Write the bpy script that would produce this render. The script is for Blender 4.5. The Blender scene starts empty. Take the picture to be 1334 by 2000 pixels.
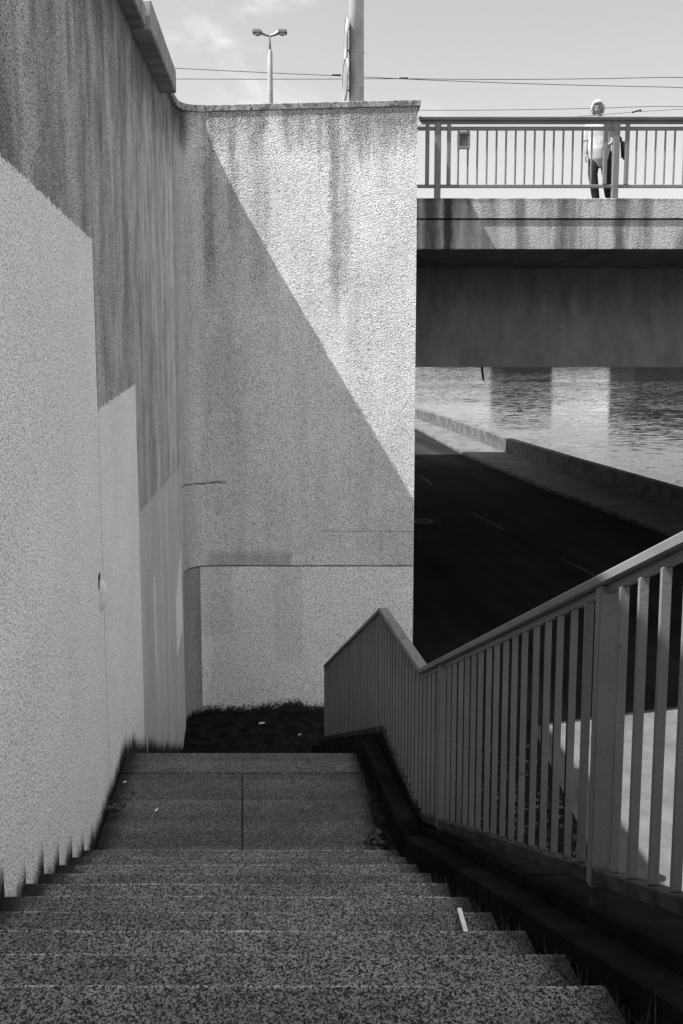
import bpy, bmesh, math, random
from mathutils import Vector, Matrix
R_ = math.radians
random.seed(7)
scene = bpy.context.scene
COL = scene.collection

# ------------------------------------------------------------------ camera, sky, sun, exposure
F_PX = 1600.0 / 2000.0                       # focal length in picture heights
PITCH = math.atan(0.1066)
cd = bpy.data.cameras.new('camera')
cd.sensor_fit = 'VERTICAL'
cd.sensor_height = 36.0
cd.sensor_width = 24.0
cd.lens = 36.0 * F_PX
cd.shift_y = -0.0947
cd.clip_start = 0.05
cd.clip_end = 5000
cam = bpy.data.objects.new('camera', cd)
COL.objects.link(cam)
cam.location = (0, 0, 0)
cam.rotation_euler = (R_(90) - PITCH, 0, 0)
scene.camera = cam

SUN_DIR = Vector((0.585, 0.145, -1.0)).normalized()      # the way the light travels
elev = math.asin(-SUN_DIR.z)
azim = math.atan2(-SUN_DIR.x, -SUN_DIR.y)                # compass angle of the sun, clockwise from +Y
sl = bpy.data.lights.new('sun', 'SUN')
sl.energy = 2.0
sl.angle = R_(0.5)
sl.color = (1.0, 0.995, 0.99)
sun = bpy.data.objects.new('sun', sl)
COL.objects.link(sun)
sun.rotation_euler = SUN_DIR.to_track_quat('-Z', 'Y').to_euler()
sun.location = (-20, -5, 40)

world = bpy.data.worlds.new('World')
scene.world = world
world.use_nodes = True
wt = world.node_tree
wt.nodes.clear()


class NT:
    """small helper that strings shader nodes together; every value is grey"""
    def __init__(self, tree):
        self.t = tree

    def n(self, typ, ins=None, **props):
        nd = self.t.nodes.new(typ)
        for k, v in props.items():
            setattr(nd, k, v)
        for k, v in (ins or {}).items():
            self.put(nd.inputs[k], v)
        return nd

    def put(self, sock, v):
        if isinstance(v, bpy.types.NodeSocket):
            self.t.links.new(v, sock)
        else:
            if sock.type == 'RGBA' and not hasattr(v, '__len__'):
                v = (v, v, v, 1)
            sock.default_value = v

    def m(self, op, a, b=0.0, c=0.0, clamp=False):
        nd = self.n('ShaderNodeMath', {0: a, 1: b, 2: c}, operation=op)
        nd.use_clamp = clamp
        return nd.outputs[0]

    def add(self, a, b): return self.m('ADD', a, b)
    def sub(self, a, b): return self.m('SUBTRACT', a, b)
    def mul(self, a, b): return self.m('MULTIPLY', a, b)
    def mn(self, a, b): return self.m('MINIMUM', a, b)
    def mx(self, a, b): return self.m('MAXIMUM', a, b)

    def ss(self, v, lo, hi, a=0.0, b=1.0):
        nd = self.n('ShaderNodeMapRange', {'Value': v, 'From Min': lo, 'From Max': hi, 'To Min': a, 'To Max': b},
                    interpolation_type='SMOOTHSTEP')
        return nd.outputs[0]

    def lin(self, v, lo, hi, a=0.0, b=1.0):
        nd = self.n('ShaderNodeMapRange', {'Value': v, 'From Min': lo, 'From Max': hi, 'To Min': a, 'To Max': b})
        return nd.outputs[0]

    def mix(self, f, a, b):
        nd = self.n('ShaderNodeMix', {0: f, 2: a, 3: b}, data_type='FLOAT')
        return nd.outputs[0]

    def noise(self, vec, scale, detail=3.0, rough=0.55, dist=0.0):
        nd = self.n('ShaderNodeTexNoise', {'Vector': vec, 'Scale': scale, 'Detail': detail,
                                           'Roughness': rough, 'Distortion': dist})
        return nd.outputs[0]

    def voro(self, vec, scale, feature='F1'):
        nd = self.n('ShaderNodeTexVoronoi', {'Vector': vec, 'Scale': scale}, feature=feature)
        return nd.outputs[0]

    def xyz(self, x, y, z):
        return self.n('ShaderNodeCombineXYZ', {0: x, 1: y, 2: z}).outputs[0]

    def pos(self):
        g = self.n('ShaderNodeNewGeometry').outputs['Position']
        s = self.n('ShaderNodeSeparateXYZ', {0: g})
        return g, s.outputs[0], s.outputs[1], s.outputs[2]


w = NT(wt)
sky = w.n('ShaderNodeTexSky', sky_type='NISHITA')
sky.sun_disc = False
sky.sun_elevation = elev
sky.sun_rotation = azim
sky.altitude = 50
sky.air_density = 1.0
sky.dust_density = 1.0
bw = w.n('ShaderNodeSeparateColor', {0: sky.outputs[0]}).outputs[2]      # the picture is black and white: blue-sensitive grey
tc = w.n('ShaderNodeTexCoord').outputs['Generated']
sp = w.n('ShaderNodeSeparateXYZ', {0: tc})
den = w.mx(w.add(sp.outputs[2], 0.12), 0.05)
cv = w.xyz(w.add(w.m('DIVIDE', sp.outputs[0], den), 23.0199), w.add(w.m('DIVIDE', sp.outputs[1], den), 44.7657), 0.0)
c1 = w.noise(cv, 0.9, 6, 0.6, 0.5)
c2 = w.noise(cv, 0.35, 3, 0.5)
cloud = w.ss(w.add(w.mul(c1, 0.45), w.mul(c2, 0.55)), 0.45, 0.66)
SKY_STRENGTH = 0.05
val = w.mix(w.mul(cloud, 0.9), w.mul(bw, 0.54), w.add(w.mul(bw, 0.3), 10.0))
bg = w.n('ShaderNodeBackground', {'Color': val, 'Strength': SKY_STRENGTH})
wo = w.n('ShaderNodeOutputWorld', {'Surface': bg.outputs[0]})

scene.view_settings.view_transform = 'Standard'
scene.view_settings.look = 'None'
scene.view_settings.exposure = 2.5
scene.view_settings.gamma = 1.0
scene.view_settings.use_curve_mapping = False
scene.cycles.max_bounces = 6

# ------------------------------------------------------------------ helpers
SK = 0.1206                                   # the stairs run a little to the left as they go away


def P(x, y, z):
    """stair frame: x measured across the stairs"""
    return (x - SK * y, y, z)


def new_mesh(name, bm, mat, parent=None, smooth=False):
    me = bpy.data.meshes.new(name)
    bmesh.ops.recalc_face_normals(bm, faces=bm.faces)
    bm.to_mesh(me)
    bm.free()
    me.materials.append(mat)
    if smooth:
        for p in me.polygons:
            p.use_smooth = True
    o = bpy.data.objects.new(name, me)
    COL.objects.link(o)
    if parent is not None:
        o.parent = parent
    return o


def empty(name, label, cat, group=None):
    o = bpy.data.objects.new(name, None)
    COL.objects.link(o)
    o.empty_display_size = 0.2
    return tag(o, label, cat, group)


def tag(o, label, cat, group=None):
    o['label'] = label
    if cat:
        o['category'] = cat
    if group:
        o['group'] = group
    return o


def struct(o, label=None, kind='structure'):
    o['kind'] = kind
    if label:
        o['label'] = label
    return o


def hexa(bm, pts):
    """pts: 4 bottom then 4 top, both counter-clockwise"""
    v = [bm.verts.new(p) for p in pts]
    for f in ((3, 2, 1, 0), (4, 5, 6, 7), (0, 1, 5, 4), (1, 2, 6, 5), (2, 3, 7, 6), (3, 0, 4, 7)):
        bm.faces.new([v[i] for i in f])
    return v


def box(bm, x0, x1, y0, y1, z0, z1):
    return hexa(bm, [(x0, y0, z0), (x1, y0, z0), (x1, y1, z0), (x0, y1, z0),
                     (x0, y0, z1), (x1, y0, z1), (x1, y1, z1), (x0, y1, z1)])


def sbox(bm, x0, x1, y0, y1, zb0, zt0, zb1, zt1):
    """stair-frame block, z given at the near end (0) and the far end (1)"""
    return hexa(bm, [P(x0, y0, zb0), P(x1, y0, zb0), P(x1, y1, zb1), P(x0, y1, zb1),
                     P(x0, y0, zt0), P(x1, y0, zt0), P(x1, y1, zt1), P(x0, y1, zt1)])


def bevel(bm, w, seg=1):
    bmesh.ops.recalc_face_normals(bm, faces=bm.faces)
    bmesh.ops.bevel(bm, geom=list(bm.edges), offset=w, segments=seg, affect='EDGES', clamp_overlap=True)


def ring(c, ax, rx, ry, n, up):
    ax = Vector(ax).normalized()
    u = Vector(up) - ax * Vector(up).dot(ax)
    if u.length < 1e-5:
        u = ax.orthogonal()
    u.normalize()
    v = ax.cross(u)
    return [Vector(c) + u * (rx * math.cos(2 * math.pi * i / n)) + v * (ry * math.sin(2 * math.pi * i / n)) for i in range(n)]


def tube(bm, pts, rad, n=10, up=(0, 1, 0), cap=True):
    """closed tube along pts; rad one number, a list, or a list of (rx, ry) with rx along `up`"""
    pts = [Vector(p) for p in pts]
    k = len(pts)
    if not hasattr(rad, '__len__'):
        rad = [rad] * k
    rings = []
    for i, p in enumerate(pts):
        d = (pts[min(i + 1, k - 1)] - pts[max(i - 1, 0)])
        r = rad[i]
        rx, ry = r if hasattr(r, '__len__') else (r, r)
        rings.append([bm.verts.new(q) for q in ring(p, d, rx, ry, n, up)])
    for a, b in zip(rings, rings[1:]):
        for i in range(n):
            bm.faces.new((a[i], a[(i + 1) % n], b[(i + 1) % n], b[i]))
    if cap:
        bm.faces.new(rings[0][::-1])
        bm.faces.new(rings[-1])
    return rings


def ellipsoid(bm, c, r, seg=16, rings=10, rot=None):
    m = Matrix.Translation(c) @ (rot or Matrix.Identity(4)) @ Matrix.Diagonal((*r, 1))
    return bmesh.ops.create_uvsphere(bm, u_segments=seg, v_segments=rings, radius=1, matrix=m)


def prism(bm, poly, z0, z1):
    """vertical prism over a plan polygon; z0, z1 numbers or functions of (x, y)"""
    f0 = z0 if callable(z0) else (lambda x, y: z0)
    f1 = z1 if callable(z1) else (lambda x, y: z1)
    a = [bm.verts.new((x, y, f0(x, y))) for x, y in poly]
    b = [bm.verts.new((x, y, f1(x, y))) for x, y in poly]
    n = len(poly)
    bm.faces.new(a[::-1])
    bm.faces.new(b)
    for i in range(n):
        bm.faces.new((a[i], a[(i + 1) % n], b[(i + 1) % n], b[i]))


# ------------------------------------------------------------------ materials
def material(name, build):
    m = bpy.data.materials.new(name)
    m.use_nodes = True
    t = m.node_tree
    t.nodes.clear()
    k = NT(t)
    res = build(k)
    bs = k.n('ShaderNodeBsdfPrincipled')
    k.put(bs.inputs['Base Color'], res['v'])
    k.put(bs.inputs['Roughness'], res.get('r', 0.85))
    k.put(bs.inputs['Metallic'], res.get('metal', 0.0))
    k.put(bs.inputs['Specular IOR Level'], res.get('spec', 0.3))
    if 'h' in res:
        b = k.n('ShaderNodeBump', {'Height': res['h'], 'Strength': res.get('bs', 1.0), 'Distance': res.get('bd', 0.01)})
        t.links.new(b.outputs[0], bs.inputs['Normal'])
    if 'n' in res:
        t.links.new(res['n'], bs.inputs['Normal'])
    o = k.n('ShaderNodeOutputMaterial', {'Surface': bs.outputs[0]})
    return m


# stair geometry constants (metres)
T, RI, Y0, H0 = 0.2871, 0.1566, 1.757, 1.514
LY0, LZ0, LS, LY1 = 4.341, -3.08, -0.087, 5.93      # landing start, level there, slope, end
XW, XF, YF = -0.931, 0.992, 12.35
JZ = -3.665                                         # horizontal joint of the abutment wall


def landing_z(y):
    return LZ0 + LS * (y - LY0)


def nose_z(y):
    return -(H0 + (y - Y0) * RI / T)


LOW0 = landing_z(LY1)


def low_z(y):
    return LOW0 - RI / T * (y - LY1)


def roughcast(k, vec, coarse=1.0):
    """roughcast plaster relief and the dirt that sits in its pits"""
    a = k.voro(k.n('ShaderNodeVectorMath', {0: k.n('ShaderNodeTexNoise', {'Vector': vec, 'Scale': 30.0, 'Detail': 2.0}).outputs['Color'], 1: (0.02, 0.02, 0.02), 2: vec}, operation='MULTIPLY_ADD').outputs[0], 50 * coarse)
    b = k.noise(vec, 84 * coarse, 3, 0.7)
    lump = k.noise(vec, 13, 3, 0.6)
    h = k.add(k.mul(k.ss(a, 0.7, 0.1), k.ss(lump, 0.3, 0.7, 0.25, 0.75)), k.mul(b, 0.9))
    return h, a, b


def left_wall_mat(k):
    g, x, y, z = k.pos()
    h, a, b = roughcast(k, g, 1.25)
    fine = k.noise(g, 150, 2, 0.6)
    edge = k.mul(k.sub(k.noise(g, 12, 4, 0.7), 0.5), 0.10)
    zj = k.add(z, edge)
    yj = k.add(y, k.mul(edge, 0.25))
    st = k.noise(k.xyz(x, k.mul(y, 2.6), k.mul(z, 0.22)), 1.0, 5, 0.65)
    st2 = k.noise(k.xyz(x, k.mul(y, 2.2), k.mul(z, 0.16)), 1.0, 3, 0.6)
    blot = k.noise(g, 1.3, 4, 0.6)
    # old dirty plaster: dark near the top, streaked
    base = k.lin(y, 4.5, 11.0, 0.27, 0.42)
    blot2 = k.noise(k.xyz(x, k.mul(y, 1.5), k.mul(z, 0.7)), 2.6, 5, 0.65)
    stain = k.mul(k.mix(k.lin(y, 5.5, 9.0, 0.1, 0.85), k.ss(st, 0.30, 0.62, 0.70, 1.0), 0.92), k.ss(st2, 0.32, 0.6, 0.72, 1.0))
    stain = k.mul(stain, k.ss(blot2, 0.34, 0.6, 0.7, 1.0))
    spk = k.ss(k.add(k.mul(b, 0.8), k.mul(fine, 0.2)), 0.40, 0.53)
    
    top = k.sub(3.22 - 0.25, k.mul(k.sub(12.35, y), 0.083))
    under = k.ss(k.add(k.sub(top, z), k.add(k.mul(k.sub(st, 0.5), 1.6), k.mul(k.sub(blot2, 0.5), 1.4))), -0.1, 1.1, 0.42, 1.0)
    stain = k.mul(stain, under)
    dirty = k.mul(k.mul(base, k.mul(stain, 1.35)), k.mix(spk, k.mul(stain, 0.03), k.mix(stain, 1.25, 1.7)))
    # repainted areas
    pale_v = k.mul(k.mul(k.ss(blot, 0.3, 0.7, 0.84, 0.92), k.lin(z, 0.8, -2.4, 0.9, 1.0)), k.mix(spk, 0.5, 1.16))
    mid_v = k.mul(k.mul(k.ss(blot, 0.3, 0.7, 0.5, 0.58), k.ss(st2, 0.3, 0.65, 0.9, 1.05)), k.mix(spk, 0.42, 1.22))

    def below(c0, slope, yref):         # smooth mask: 1 below a sloping line
        return k.ss(k.sub(k.add(c0, k.mul(k.sub(y, yref), slope)), zj), -0.008, 0.008)

    def between(y0, y1, v=None):
        v = v or yj
        return k.mul(k.ss(v, y0 - 0.006, y0 + 0.006), k.ss(v, y1 + 0.006, y1 - 0.006))
    r1 = k.mul(k.ss(y, 5.226, 5.214), below(0.62, -0.06, 4.0))
    r2 = k.mul(between(5.22, 7.08, y), below(-0.52, 0.02, 5.3))
    pale = k.mx(r1, r2)
    r4 = k.mul(k.ss(y, 7.07, 7.09), below(-1.72, -0.085, 8.25))
    r5 = k.mul(k.mul(between(10.62, 11.62), below(-3.62, 0.5, 10.7)), k.ss(zj, -4.42, -4.40))
    r6 = k.mul(k.mul(between(8.05, 8.25), k.ss(zj, -3.6, -3.4)), k.ss(zj, -2.4, -2.6))
    v = k.mix(pale, dirty, pale_v)
    v = k.mix(r4, v, mid_v)
    v = k.mix(k.mx(r5, k.mul(r6, 0.5)), v, pale_v)
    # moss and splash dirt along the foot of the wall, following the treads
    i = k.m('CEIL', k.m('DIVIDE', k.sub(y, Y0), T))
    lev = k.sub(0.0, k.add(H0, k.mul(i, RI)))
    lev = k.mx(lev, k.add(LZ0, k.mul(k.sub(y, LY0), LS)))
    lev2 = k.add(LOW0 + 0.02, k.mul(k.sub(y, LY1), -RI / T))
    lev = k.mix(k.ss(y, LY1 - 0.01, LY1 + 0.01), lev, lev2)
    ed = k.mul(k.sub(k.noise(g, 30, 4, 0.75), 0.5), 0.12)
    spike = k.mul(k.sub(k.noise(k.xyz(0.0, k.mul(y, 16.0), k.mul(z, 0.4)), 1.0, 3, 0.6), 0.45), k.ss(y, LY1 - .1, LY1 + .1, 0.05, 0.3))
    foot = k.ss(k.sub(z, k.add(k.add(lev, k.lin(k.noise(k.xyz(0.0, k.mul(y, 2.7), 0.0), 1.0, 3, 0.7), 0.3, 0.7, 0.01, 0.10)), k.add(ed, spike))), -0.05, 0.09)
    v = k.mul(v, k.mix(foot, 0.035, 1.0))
    return dict(v=v, h=h, bs=0.55, bd=0.012, r=0.95, spec=0.15)


def front_wall_mat(k):
    g, x, y, z = k.pos()
    h, a, b = roughcast(k, g, 0.9)
    fine = k.noise(g, 80, 2, 0.6)
    st = k.noise(k.xyz(k.mul(x, 5.0), y, k.mul(z, 0.35)), 1.0, 5, 0.62)
    st2 = k.noise(k.xyz(k.mul(x, 1.7), y, k.mul(z, 0.3)), 1.0, 3, 0.6)
    blot = k.noise(g, 1.1, 4, 0.6)
    up = k.ss(z, JZ - 0.01, JZ + 0.01)
    spk = k.ss(k.add(k.mul(b, 0.8), k.mul(fine, 0.2)), 0.38, 0.53)
    # upper, weathered paint
    u = k.mul(k.ss(blot, 0.3, 0.7, 0.72, 0.84), 1.0)
    stn = k.mul(k.ss(st2, 0.3, 0.62, 0.86, 1.0), k.ss(st, 0.3, 0.55, 0.88, 1.0))
    jag = k.mul(k.sub(k.noise(g, 5, 5, 0.7), 0.5), 0.5)
    depth = k.sub(3.17, z)
    wob = k.noise(k.xyz(k.mul(x, 2.3), y, k.mul(z, 0.5)), 1.0, 4, 0.7)
    under = k.ss(k.add(depth, k.add(k.mul(k.sub(0.5, st), 1.3), k.add(k.mul(k.sub(0.5, wob), 1.6), k.mul(jag, 0.5)))), -0.1, 0.75, 0.22, 1.0)
    stn = k.mul(stn, under)
    # long runs of dirt under the coping joints
    for xc, wd, z0, z1, amt in ((-1.95, 0.20, 0.4, 3.2, 0.55), (-1.60, 0.13, 1.2, 3.3, 0.5), (-1.20, 0.20, 0.5, 2.2, 0.42),
                                (-0.10, 0.12, 0.2, 3.0, 0.45), (0.02, 0.20, 0.6, 2.6, 0.35), (0.6, 0.16, 2.2, 3.3, 0.3)):
        d = k.m('ABSOLUTE', k.add(k.sub(x, xc), k.mul(jag, 0.45)))
        mk = k.mul(k.ss(d, wd, wd * 0.15), k.mul(k.ss(z, z0 - 0.5, z0 + 0.7), k.ss(z, z1 + 0.5, z1 - 0.2)))
        mk = k.mul(mk, k.ss(st, 0.38, 0.58, 0.3, 1.0))
        stn = k.mul(stn, k.sub(1.0, k.mul(mk, amt)))
    u = k.mul(u, k.mix(0.35, stn, 1.0))
    band = k.mul(k.mul(k.ss(x, -0.77, -0.79), k.ss(x, -2.15, -2.0)), k.ss(k.add(z, k.mul(jag, 0.16)), JZ + 0.30, JZ + 0.14))
    u = k.mul(u, k.mix(band, 1.0, 0.72))
    corner = k.ss(y, 12.347, 12.2)
    u = k.mix(corner, u, k.mul(k.ss(st, 0.3, 0.6, 0.4, 0.6), under))
    # hairline crack
    cr = k.m('ABSOLUTE', k.add(k.add(z, 2.40), k.add(k.mul(jag, 0.2), k.mul(x, 0.02))))
    crm = k.mul(k.ss(cr, 0.02, 0.006), k.ss(x, -1.72, -1.80))
    u = k.mul(u, k.mix(crm, 1.0, 0.35))
    cr2 = k.m('ABSOLUTE', k.add(k.add(z, 3.12), k.mul(jag, 0.1)))
    u = k.mul(u, k.mix(k.mul(k.ss(cr2, 0.012, 0.004), k.ss(x, -0.6, -0.2)), 1.0, 0.6))
    # lower, repainted
    xe = k.add(x, k.mul(jag, 0.03))
    l = k.ss(blot, 0.3, 0.7, 0.86, 0.92)
    l = k.mul(l, k.mix(k.mul(k.ss(xe, -1.68, -1.70), k.ss(z, -4.9, -4.6)), 1.0, 0.86))
    l = k.mul(l, k.mix(k.mul(k.mul(k.ss(xe, -1.05, -1.03), k.ss(xe, -0.60, -0.62)), k.ss(z, -5.4, -5.0)), 1.0, 0.88))
    l = k.mix(k.ss(xe, -2.17, -2.19), l, k.mul(k.ss(st, 0.3, 0.6, 0.26, 0.36), 1.0))
    v = k.mix(up, l, u)
    su = k.mix(up, 1.0, stn)
    v = k.mul(v, k.mix(spk, k.mul(k.mul(su, su), 0.34), k.mix(su, 0.95, 1.2)))
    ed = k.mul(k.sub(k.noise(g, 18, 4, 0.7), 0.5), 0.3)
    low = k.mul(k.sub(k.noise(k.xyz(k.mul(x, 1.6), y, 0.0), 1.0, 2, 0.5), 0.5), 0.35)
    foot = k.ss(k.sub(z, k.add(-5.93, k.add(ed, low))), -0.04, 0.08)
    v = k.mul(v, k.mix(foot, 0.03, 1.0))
    return dict(v=v, h=h, bs=1.0, bd=0.018, r=0.95, spec=0.1)


def coping_mat(k):
    g, x, y, z = k.pos()
    n = k.noise(g, 22, 5, 0.7)
    n2 = k.noise(g, 4, 3, 0.6)
    v = k.mul(k.ss(n, 0.34, 0.6, 0.10, 0.34), k.ss(n2, 0.3, 0.7, 0.7, 1.1))
    return dict(v=v, h=n, bs=0.5, bd=0.008, r=0.95, spec=0.1)


def left_coping_mat(k):
    g, x, y, z = k.pos()
    n = k.noise(k.xyz(k.mul(x, 1.0), k.mul(y, 4.0), k.mul(z, 2.0)), 1.0, 5, 0.65)
    f = k.noise(g, 90, 2, 0.6)
    v = k.mul(k.ss(n, 0.3, 0.65, 0.19, 0.32), k.lin(f, 0.3, 0.7, 0.85, 1.1))
    return dict(v=v, h=f, bs=0.3, bd=0.004, r=0.95, spec=0.1)


def fascia_mat(k):
    g, x, y, z = k.pos()
    h, a, b = roughcast(k, g, 0.9)
    st = k.noise(k.xyz(k.mul(x, 4.2), y, k.mul(z, 0.5)), 1.0, 5, 0.6)
    fine = k.noise(g, 110, 2, 0.6)
    v = k.mul(k.ss(st, 0.32, 0.58, 0.22, 0.5), k.ss(fine, 0.38, 0.6, 0.6, 1.08))
    jag = k.mul(k.sub(k.noise(g, 6, 4, 0.7), 0.5), 0.25)
    for xc, wd, amt in ((1.35, 0.14, 0.6), (1.62, 0.10, 0.85), (3.35, 0.12, 0.45), (4.25, 0.12, 0.6), (4.7, 0.10, 0.35), (2.2, 0.1, 0.25), (5.6, 0.15, 0.5)):
        d = k.m('ABSOLUTE', k.add(k.sub(x, xc), k.mul(jag, 0.4)))
        v = k.mul(v, k.sub(1.0, k.mul(k.ss(d, wd, wd * 0.3), amt)))
    v = k.mul(v, k.ss(k.add(k.sub(1.99, z), jag), -0.02, 0.12, 0.45, 1.0))
    return dict(v=v, h=h, bs=1.0, bd=0.018, r=0.95, spec=0.1)


def girder_mat(k):
    g, x, y, z = k.pos()
    n = k.noise(k.xyz(k.mul(x, 2.2), y, k.mul(z, 1.1)), 1.0, 6, 0.72)
    f = k.noise(g, 75, 3, 0.7)
    pit = k.voro(g, 7)
    v = k.mul(k.ss(n, 0.3, 0.7, 0.13, 0.21), k.lin(f, 0.35, 0.65, 0.4, 1.35))
    v = k.mul(v, k.ss(pit, 0.03, 0.09, 0.25, 1.0))
    shade_noise = k.noise(k.xyz(k.mul(x, 3.0), y, k.mul(z, 0.25)), 1.0, 4, 0.6)
    v = k.mul(v, k.ss(k.add(k.sub(1.07, z), k.mul(k.sub(shade_noise, 0.5), 2.4)), 0.1, 1.0, 0.66, 1.05))  # concrete painted darker toward the top, for the shade under the soffit
    return dict(v=v, h=f, bs=0.5, bd=0.008, r=0.9, spec=0.2)


def granite(lo, hi, dark=1.0):
    def f(k):
        g, x, y, z = k.pos()
        a = k.noise(g, 105, 2, 0.6)
        b = k.noise(g, 260, 2, 0.5)
        c = k.noise(g, 1.7, 4, 0.6)
        e = k.noise(g, 14, 4, 0.65)
        vc = k.n('ShaderNodeTexVoronoi', {'Vector': g, 'Scale': 280.0})
        rnd_ = k.n('ShaderNodeSeparateColor', {0: vc.outputs['Color']}).outputs[0]
        vc2 = k.n('ShaderNodeTexVoronoi', {'Vector': g, 'Scale': 160.0})
        rnd2 = k.n('ShaderNodeSeparateColor', {0: vc2.outputs['Color']}).outputs[0]
        s = k.add(k.mul(a, 0.6), k.mul(b, 0.4))
        grain = k.add(k.mul(rnd_, 0.5), k.add(k.mul(rnd2, 0.25), k.mul(k.ss(s, 0.35, 0.65), 0.25)))
        v = k.ss(grain, 0.32, 0.72, lo, hi)
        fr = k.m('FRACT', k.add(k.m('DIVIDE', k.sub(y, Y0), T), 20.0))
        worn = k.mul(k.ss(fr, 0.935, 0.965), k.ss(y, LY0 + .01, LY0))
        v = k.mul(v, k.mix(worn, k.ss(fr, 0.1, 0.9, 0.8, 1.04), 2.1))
        oi = k.n('ShaderNodeObjectInfo').outputs['Random']
        v = k.mul(v, k.lin(oi, 0.0, 1.0, 0.85, 1.15))
        v = k.mul(v, k.mul(k.ss(c, 0.3, 0.7, 0.72, 1.12), k.ss(e, 0.3, 0.6, 0.75, 1.06)))
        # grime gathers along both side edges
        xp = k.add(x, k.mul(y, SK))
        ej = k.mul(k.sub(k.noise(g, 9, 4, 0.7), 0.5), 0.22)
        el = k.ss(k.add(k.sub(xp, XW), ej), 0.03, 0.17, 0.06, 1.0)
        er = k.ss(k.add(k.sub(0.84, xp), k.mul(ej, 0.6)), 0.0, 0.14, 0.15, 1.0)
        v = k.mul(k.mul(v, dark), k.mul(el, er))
        return dict(v=v, h=s, bs=0.7, bd=0.006, r=0.8, spec=0.35)
    return f


def plain(v0, v1, scale, r=0.85, spec=0.3, bs=0.4, bd=0.004, metal=0.0, fine=120):
    def f(k):
        g, x, y, z = k.pos()
        n = k.noise(g, scale, 4, 0.6)
        fn = k.noise(g, fine, 2, 0.6)
        v = k.mul(k.ss(n, 0.3, 0.7, v0, v1), k.lin(fn, 0.3, 0.7, 0.85, 1.15))
        return dict(v=v, h=k.add(n, k.mul(fn, 0.5)), bs=bs, bd=bd, r=r, spec=spec, metal=metal)
    return f


def paint_mat(k):
    g, x, y, z = k.pos()
    n = k.noise(g, 3.0, 4, 0.6)
    f = k.noise(g, 330, 2, 0.6)
    o = k.noise(g, 75, 3, 0.6)
    sc = k.noise(g, 24, 3, 0.7)
    v = k.mul(k.ss(n, 0.3, 0.7, 0.135, 0.17), k.lin(f, 0.3, 0.7, 0.82, 1.15))
    v = k.mul(v, k.ss(sc, 0.25, 0.36, 0.55, 1.0))
    return dict(v=v, h=o, bs=0.35, bd=0.003, r=0.5, spec=0.4)


def asphalt_mat(k):
    g, x, y, z = k.pos()
    f = k.noise(g, 70, 3, 0.7)
    n = k.noise(g, 0.5, 5, 0.6)
    wear = k.noise(k.xyz(k.mul(k.add(x, k.mul(y, 0.2)), 1.1), k.mul(y, 0.06), 0.0), 1.0, 4, 0.6)
    v = k.mul(k.ss(f, 0.35, 0.68, 0.005, 0.035), k.ss(n, 0.3, 0.7, 0.8, 1.15))
    v = k.mul(v, k.ss(wear, 0.35, 0.7, 0.8, 1.5))
    return dict(v=v, h=f, bs=0.6, bd=0.01, r=0.95, spec=0.02)


def water_mat(k):
    """open water: facets tilted by two sizes of ripple, calmer in long bands"""
    g, x, y, z = k.pos()
    big = k.noise(k.xyz(k.mul(x, 0.012), k.mul(y, 0.07), 0.0), 1.0, 3, 0.5)
    amp = k.mul(k.ss(big, 0.40, 0.62, 0.55, 1.2), k.ss(y, 55.0, 130.0, 0.9, 2.8))

    def slopes(sx, sy, seed):
        nd = k.n('ShaderNodeTexNoise', {'Vector': k.xyz(k.mul(x, sx), k.mul(y, sy), seed), 'Scale': 1.0, 'Detail': 3.0, 'Roughness': 0.6})
        c = k.n('ShaderNodeSeparateColor', {0: nd.outputs['Color']})
        return k.sub(c.outputs[0], 0.5), k.sub(c.outputs[1], 0.5)
    ax, ay = slopes(0.8, 2.8, 0.0)
    bx, by = slopes(2.6, 8.0, 7.0)
    nx = k.mul(k.add(k.mul(ax, 0.12), k.mul(bx, 0.08)), amp)
    ny = k.mul(k.add(k.mul(ay, 0.20), k.mul(by, 0.14)), amp)
    nrm = k.n('ShaderNodeVectorMath', {0: k.xyz(nx, ny, 1.0)}, operation='NORMALIZE').outputs[0]
    return dict(v=0.01, n=nrm, r=0.03, spec=0.5)


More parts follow.
